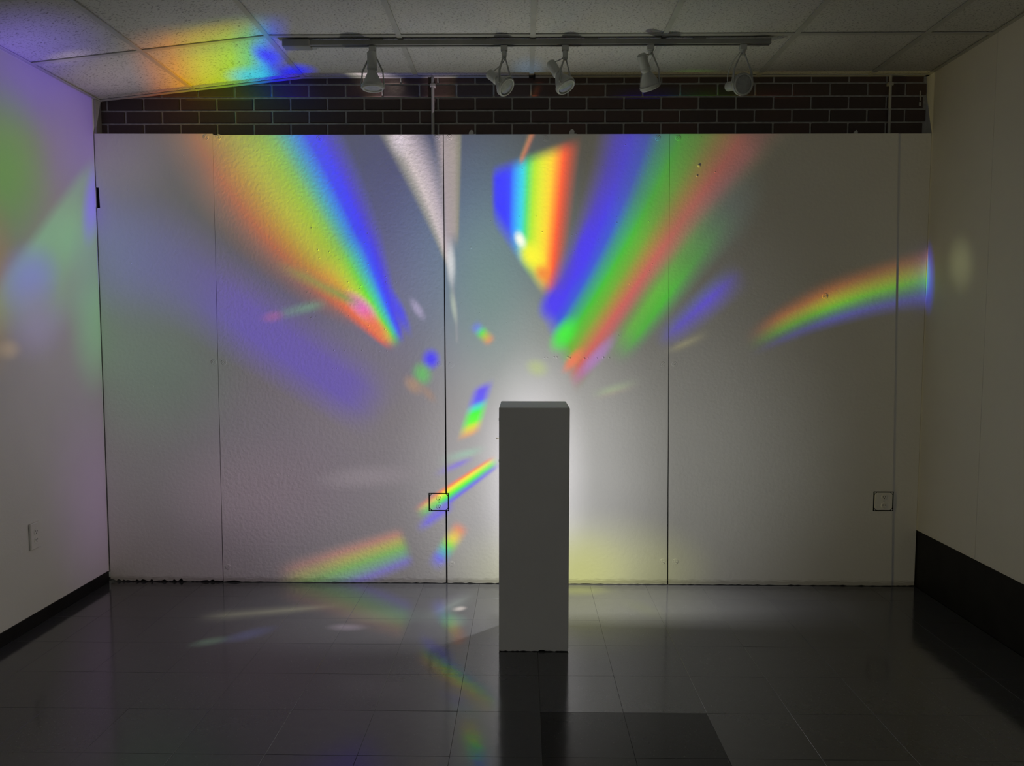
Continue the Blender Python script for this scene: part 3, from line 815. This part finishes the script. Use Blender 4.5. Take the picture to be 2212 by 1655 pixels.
for i in range(len(xr_) - 1):       # wall angle along the bricks
    add('wall_angle', sloped_bar(xr_[i], xr_[i + 1], .045, .069, (-.0005, .003)), M_TBAR, ceiling)
for y0, y1 in ((YF, .07),):
    add('wall_angle', box_mesh('wall_angle', XR - .02, XR, y0, y1, ZC - .0005, ZC + .003), M_TBAR, ceiling)
    add('wall_angle', box_mesh('wall_angle', XL, XL + .02, y0, y1, DROOP_Z - .0005, DROOP_Z + .003), M_TBAR, ceiling)

# ------------------------------------------------------------------ conduits and small fittings on the brickwork
def conduit(px, r, label, cat='pipe'):
    p = on(px, 230, 1, YB - .012 - r)
    root = empty('conduit_pipe', (p.x, YB - .012 - r, 2.40))
    tag(root, label, cat)
    add('pipe', lathe_mesh('pipe', [(0, 0), (r, 0), (r, .352), (0, .352)], seg=16), M_CONDUIT, root, smooth=False)
    add('pipe_strap', box_mesh('pipe_strap', -r - .006, r + .006, -r - .0012, r + .011, .30, .316, bev=.001), M_CONDUIT, root)
    return root
conduit(935, .0085, 'thin grey conduit pipe crossing the bricks above the panel joint beside the white flare')
conduit(1922, .0075, 'thin grey conduit pipe crossing the bricks near the plain white board wall')
for px, py, s, lab in [(1018, 280, 1.0, 'small off-white clip on the panel top, nearer the conduit by the white flare'),
                       (1235, 279, 1.1, 'small off-white clip on the panel top above the bright blue-to-red spectrum'),
                       (1848, 281, .8, 'small flat off-white clip on the panel top near the dim corner conduit')]:
    p = on(px, py, 1, .03)
    root = empty('panel_clip', (p.x, .03, 2.4385)); tag(root, lab, 'clip', 'clips along the panel top')
    add('clip_body', prism_mesh('clip_body', [(-.012 * s, 0), (.012 * s, 0), (.013 * s, .020 * s), (.004 * s, .030 * s), (-.006 * s, .026 * s), (-.013 * s, .014 * s)], -.008, .008, .0015), M_HOOK, root)
    add('clip_tongue', box_mesh('clip_tongue', -.006 * s, .024 * s, -.003, .004, .004 * s, .009 * s, bev=.0008), M_HOOK, root)
p = on(1149, 170, 1, .03)
root = empty('grid_clip', (p.x, .03, ZC)); tag(root, 'small black clip at the end of a ceiling grid runner', 'clip')
add('clip_plate', box_mesh('clip_plate', -.016, .018, -.006, .012, -.010, -.002, bev=.001), M_TRIM, root)
add('clip_hook', box_mesh('clip_hook', .006, .016, -.010, -.004, -.024, -.004, bev=.001), M_TRIM, root)
p = on(1987, 217, 1, YB)
bm = bmesh.new()
for zz, w, h in ((.038, .004, .012), (.018, .0035, .009), (.004, .003, .006), (-.02, .006, .011)):
    bm_box(bm, -w, w, -.0035, -.001, zz - h, zz + h, bev=.001)
o = add('paint_drips', mesh_from(bm, 'paint_drips'), M_CONDUIT, None, (p.x, YB - .001, p.z))
o.parent = wall_back

# ------------------------------------------------------------------ outlets
def duplex_face(root, cx, cz, y, s=1.0, M=None):
    f = add('receptacle', lathe_mesh('receptacle', [(0, .0022), (.0145 * s, .0022), (.016 * s, .0012), (.016 * s, 0)], org=(cx, y, cz), axis=(0, -1, 0), seg=24), M_PLATE, root)
    for dx, w, h, dz in ((-.006, .0011, .0042, .003), (.006, .0011, .0036, .003)):
        add('slot', box_mesh('slot', cx + (dx - w) * s, cx + (dx + w) * s, y - .0026, y - .002, cz + (dz - h) * s, cz + (dz + h) * s), M_DARK, f)
    add('ground_hole', lathe_mesh('ground_hole', [(0, .0006), (.0026 * s, .0006), (.0026 * s, 0)], org=(cx, y - .002, cz - .0075 * s), axis=(0, -1, 0), seg=12), M_DARK, f)
def wall_outlet(px0, py0, px1, py1, label, yw=0.0):
    a, b = on(px0, py0, 1, yw), on(px1, py1, 1, yw)
    w, h = b.x - a.x, a.z - b.z
    root = empty('wall_outlet', ((a.x + b.x) / 2, yw, (a.z + b.z) / 2)); tag(root, label, 'outlet', 'duplex outlets set in the panelled wall')
    add('cutout_shade', box_mesh('cutout_shade', -w / 2, w / 2, -.0012, .001, -h / 2, h / 2), M_DARK, root)  # dark plate on the panel face, standing in for the shaded hole
    W, H, c = w / 2 - .0068, h / 2 - .0055, .012
    add('cover_plate', prism_mesh('cover_plate', [(-W + c, H), (W - c, H), (W, H - c), (W, -H + c), (W - c, -H), (-W + c, -H), (-W, -H + c), (-W, H - c)], -.0035, -.001, .0008), M_PANEL, root)
    for s in (1, -1): duplex_face(root, 0.002, s * .0235, -.0035)
    add('plate_screw', lathe_mesh('plate_screw', [(0, .001), (.003, .001), (.003, 0)], org=(.002, -.0035, 0), axis=(0, -1, 0), seg=10), M_STEEL, root)
    for sx in (1, -1):
        for sz in (1, -1):
            add('box_screw', lathe_mesh('box_screw', [(0, .0012), (.0042, .0012), (.0042, 0)], org=(sx * (W - .002), -.0012, sz * (H - .002)), axis=(0, -1, 0), seg=10), M_STEEL, root)
wall_outlet(926, 1065, 970, 1104, 'square duplex outlet cover crossed by a rainbow beam at the panel joint')
wall_outlet(1887, 1062, 1929, 1104, 'square duplex outlet cover in the dim panel near the tall black base', 0.0)
a, b = on(61, 1128, 0, XL), on(84, 1186, 0, XL)
root = empty('wall_outlet', (XL, (a.y + b.y) / 2, (a.z + b.z) / 2)); root.rotation_euler = (0, 0, math.pi / 2)
tag(root, 'white duplex outlet plate on the white wall above the low cove base', 'outlet')
add('cover_plate', box_mesh('cover_plate', -.036, .036, -.012, 0, -.062, .062, bev=.003), M_PLATE, root)
for s in (1, -1): duplex_face(root, 0, s * .02, -.012)

# ------------------------------------------------------------------ track and track lamps
ra, rb = on(668, 99, 2, ZC - .022), on(1655, 99, 2, ZC - .022)
RY = -.478
rail = empty('track_rail', (ra.x, RY, ZC)); tag(rail, 'long grey lighting track fixed under the ceiling grid', 'track')
L = rb.x - ra.x
bm = bmesh.new()
bm_box(bm, 0, L, -.018, .018, -.012, -.008); bm_box(bm, 0, L, -.018, -.0145, -.030, -.0118); bm_box(bm, 0, L, .0145, .018, -.030, -.0118)
bm_box(bm, 0, L, -.0145, -.006, -.030, -.027); bm_box(bm, 0, L, .006, .0145, -.030, -.027)
add('rail_channel', mesh_from(bm, 'rail_channel'), M_RAIL, rail)
add('conductor_strip', box_mesh('conductor_strip', .002, L - .002, -.0144, .0144, -.015, -.0121), M_TRIM, rail)
add('end_cap', box_mesh('end_cap', L, L + .006, -.019, .019, -.031, -.007, bev=.001), M_RAIL, rail)
cx0 = on(615, 99, 2, ZC - .022).x - ra.x
add('power_feed', box_mesh('power_feed', cx0, .012, -.028, .028, -.040, -.006, bev=.003), M_RAIL, rail)
add('feed_canopy', box_mesh('feed_canopy', -.075, .02, .028, .085, -.016, -.001, bev=.003), M_FIX, rail)
for xx in (.32, .80, 1.32, 1.82):
    add('ceiling_clip', box_mesh('ceiling_clip', xx - .03, xx + .03, -.012, .03, -.0079, .001, bev=.001), M_RAIL, rail)

def track_lamp(px, stem_len, pivot_px, axis, R_, Ls, label, cord=-1, yoke_drop=.0):
    x = on(px, 110, 1, RY).x
    root = empty('track_lamp', (x, RY, ZC - .03)); tag(root, label, 'spotlight', 'white spotlights hung from the track')
    pv = on(*pivot_px, 1, RY - .015) - root.location
    ax = Vector(axis).normalized()
    add('track_adapter', box_mesh('track_adapter', -.016, .016, -.013, .013, -.026, -.001, bev=.002), M_FIX, root)
    if stem_len > .03:
        add('stem', lathe_mesh('stem', [(0, 0), (.012, 0), (.012, stem_len - .03), (.009, stem_len - .024), (0, stem_len - .024)], org=(0, 0, -.026), axis=(0, 0, -1), seg=16), M_FIX, root)
    top = Vector((0, 0, -stem_len))
    add('swivel', lathe_mesh('swivel', [(0, -.008), (.009, -.008), (.011, 0), (.009, .008), (0, .008)], org=top, axis=(0, 0, 1), seg=16), M_WIRE, root, smooth=True)
    # lamp body: pivot sits at the rim
    side = ax.cross(Vector((0, 0, 1)))
    if side.length < .2: side = Vector((1, 0, 0))
    side.normalize()
    if side.x < 0: side = -side
    rim = pv
    bulb = add('bulb', lathe_mesh('bulb', [(.017, -Ls * .52), (.019, -Ls * .45), (.027, -Ls * .34), (.038, -Ls * .2), (R_ * .93, -.016), (R_, -.012), (R_, .004), (R_ * .96, .009), (R_ * .86, .009), (R_ * .84, .004)], org=rim, axis=ax, seg=32), M_FIX, root, smooth=True)
    add('lens', lathe_mesh('lens', [(R_ * .85, .003), (R_ * .7, .0045), (R_ * .4, .006), (0, .0065)], org=rim, axis=ax, seg=32), M_LENS, bulb, smooth=True)
    add('holder_ring', lathe_mesh('holder_ring', [(R_ + .0004, -.010), (R_ + .003, -.010), (R_ + .003, .003), (R_ + .0004, .003)], org=rim, axis=ax, seg=32), M_FIX, root)
    soc = add('socket', lathe_mesh('socket', [(0, -Ls), (.016, -Ls), (.0220, -Ls + .006), (.0220, -Ls * .58), (.0235, -Ls * .56), (.0235, -Ls * .50), (.0190, -Ls * .45)], org=rim, axis=ax, seg=24), M_FIX, root)
    # wire yoke: a double wire on each side, from the swivel to the rim
    for s in (-1, 1):
        for d in (-1, 1):
            end = rim + side * s * (R_ + .004) + ax * (d * .006 - .004)
            mid = top.lerp(end, .55) + side * s * .018
            st = top + side * s * .008 + Vector((0, d * .004, 0))
            pts = [st.lerp(mid, k / 5) for k in range(5)] + [mid.lerp(end, k / 6) for k in range(7)]
            add('yoke_wire', tube_mesh('yoke_wire', pts, .0030, 8), M_WIRE, root, smooth=True)
    # supply cord from the swivel to the socket
    back = rim - ax * Ls * .96
    add('cord', tube_mesh('cord', arc(Vector((0, .004, -.03)) + Vector((cord * .008, 0, 0)), back, Vector((cord * .022, .012, .004)), 10), .0026, 8), M_WIRE, root, smooth=True)
    return root
track_lamp(805, .034, (805, 189), (.02, -.02, -1), .0500, .165, 'white spotlight pointing straight down from the track', -1)
track_lamp(1089, .052, (1093, 187), (.66, -.42, -.62), .0450, .125, 'white spotlight showing a narrow oval lens, beside the small black grid clip', 1)
track_lamp(1221, .060, (1222, 186), (.46, -.30, -.80), .0455, .150, 'white spotlight on a long stem with its lens aimed down sideways', 1)
track_lamp(1405, .036, (1405, 187), (.36, .42, -.83), .0460, .150, 'white spotlight turned towards the wall so only its cone shows', 1)
track_lamp(1605, .040, (1605, 182), (.28, -.90, -.20), .0480, .130, 'white spotlight whose round dark lens faces the room, at the track end', -1)

# ------------------------------------------------------------------ pedestal
PX0, PX1, PY0, PY1, PH = .331, .634, -.886, -.580, 1.070
ped = empty('pedestal', ((PX0 + PX1) / 2, (PY0 + PY1) / 2, 0)); tag(ped, 'tall white painted box pedestal standing in front of the glowing panels', 'pedestal')
hw, hd = (PX1 - PX0) / 2, (PY1 - PY0) / 2
bm = bmesh.new()
bm_box(bm, -hw, hw, -hd, hd, .006, PH, bev=.004, seg=3)
add('pedestal_box', mesh_from(bm, 'pedestal_box'), M_PED, ped)
pts = [(-hw, .012), (hw, .012)]
rnd = random.Random(5)
for i in range(31):
    f = i / 30
    z = .002 + .003 * rnd.random() + (.009 if .36 < f < .43 else 0)
    pts.append((hw - 2 * hw * (1 - 0) * f, min(z, .011)))
add('chipped_edge', prism_mesh('chipped_edge', pts, -hd - .0012, -hd + .004), M_PED, ped)
add('base_shadow', box_mesh('base_shadow', -hw + .006, hw - .006, -hd + .006, hd - .006, 0, .008), M_DARK, ped)  # near-black block standing in for the shadow in the base gap

def milky(name, col):              # plastic that lets some light through
    m, t, b = new_mat(name, col, .4, .4)
    tr = t.n('ShaderNodeBsdfTranslucent'); tr.inputs[0].default_value = (*col, 1)
    mx = t.n('ShaderNodeMixShader'); mx.inputs[0].default_value = .6
    t.put(mx.inputs[1], b.outputs[0]); t.put(mx.inputs[2], tr.outputs[0])
    t.put(m.node_tree.nodes['Material Output'].inputs[0], mx.outputs[0])
    return m
M_LEVER = milky('white_lever_plastic', (.88, .88, .86))
# ------------------------------------------------------------------ prism lamp on the pedestal's rear face
pl = empty('prism_lamp', (LAMP.x, PY1 + .0005, LAMP.z)); tag(pl, 'small prism lamp fixed behind the pedestal, its white lever tip showing past the edge', 'lamp')
add('mount_plate', box_mesh('mount_plate', -.075, .19, 0, .006, -.105, .105, bev=.0015), M_PLATE, pl)
for zz in (.098, -.098):
    add('corner_clip', box_mesh('corner_clip', -.0795, -.055, 0, .012, zz - .007, zz + .007, bev=.0015), M_TRIM, pl)
    add('corner_clip', box_mesh('corner_clip', .17, .194, 0, .012, zz - .007, zz + .007, bev=.0015), M_TRIM, pl)
add('lamp_housing', lathe_mesh('lamp_housing', [(0, .006), (.026, .006), (.028, .012), (.028, .032), (.022, .040), (0, .040)], axis=(0, 1, 0), seg=28), M_PLATE, pl)
m_glass, tg, bg = new_mat('crystal', (.96, .98, 1.0), .02, .5); bg.inputs['Transmission Weight'].default_value = 1.0; bg.inputs['IOR'].default_value = 1.52
add('crystal', lathe_mesh('crystal', [(0, .041), (.014, .041), (.018, .046), (.013, .052), (0, .054)], axis=(0, 1, 0), seg=8), m_glass, pl)
add('lever', tube_mesh('lever', [(-.045, .004, -.002), (-.055, .034, 0), (-.066, .040, 0), (-.0935, .040, .003)], .0036, 8), M_LEVER, pl, smooth=True)
m_blue = milky('glint_blue', (.20, .50, .80))
add('lever_glint', lathe_mesh('lever_glint', [(0, -.009), (.0035, -.008), (.0035, .008), (0, .009)], org=(-.0755, .040, .013), axis=(0, 0, 1), seg=10), m_blue, pl)  # blue bead put in for the glint beside the lever
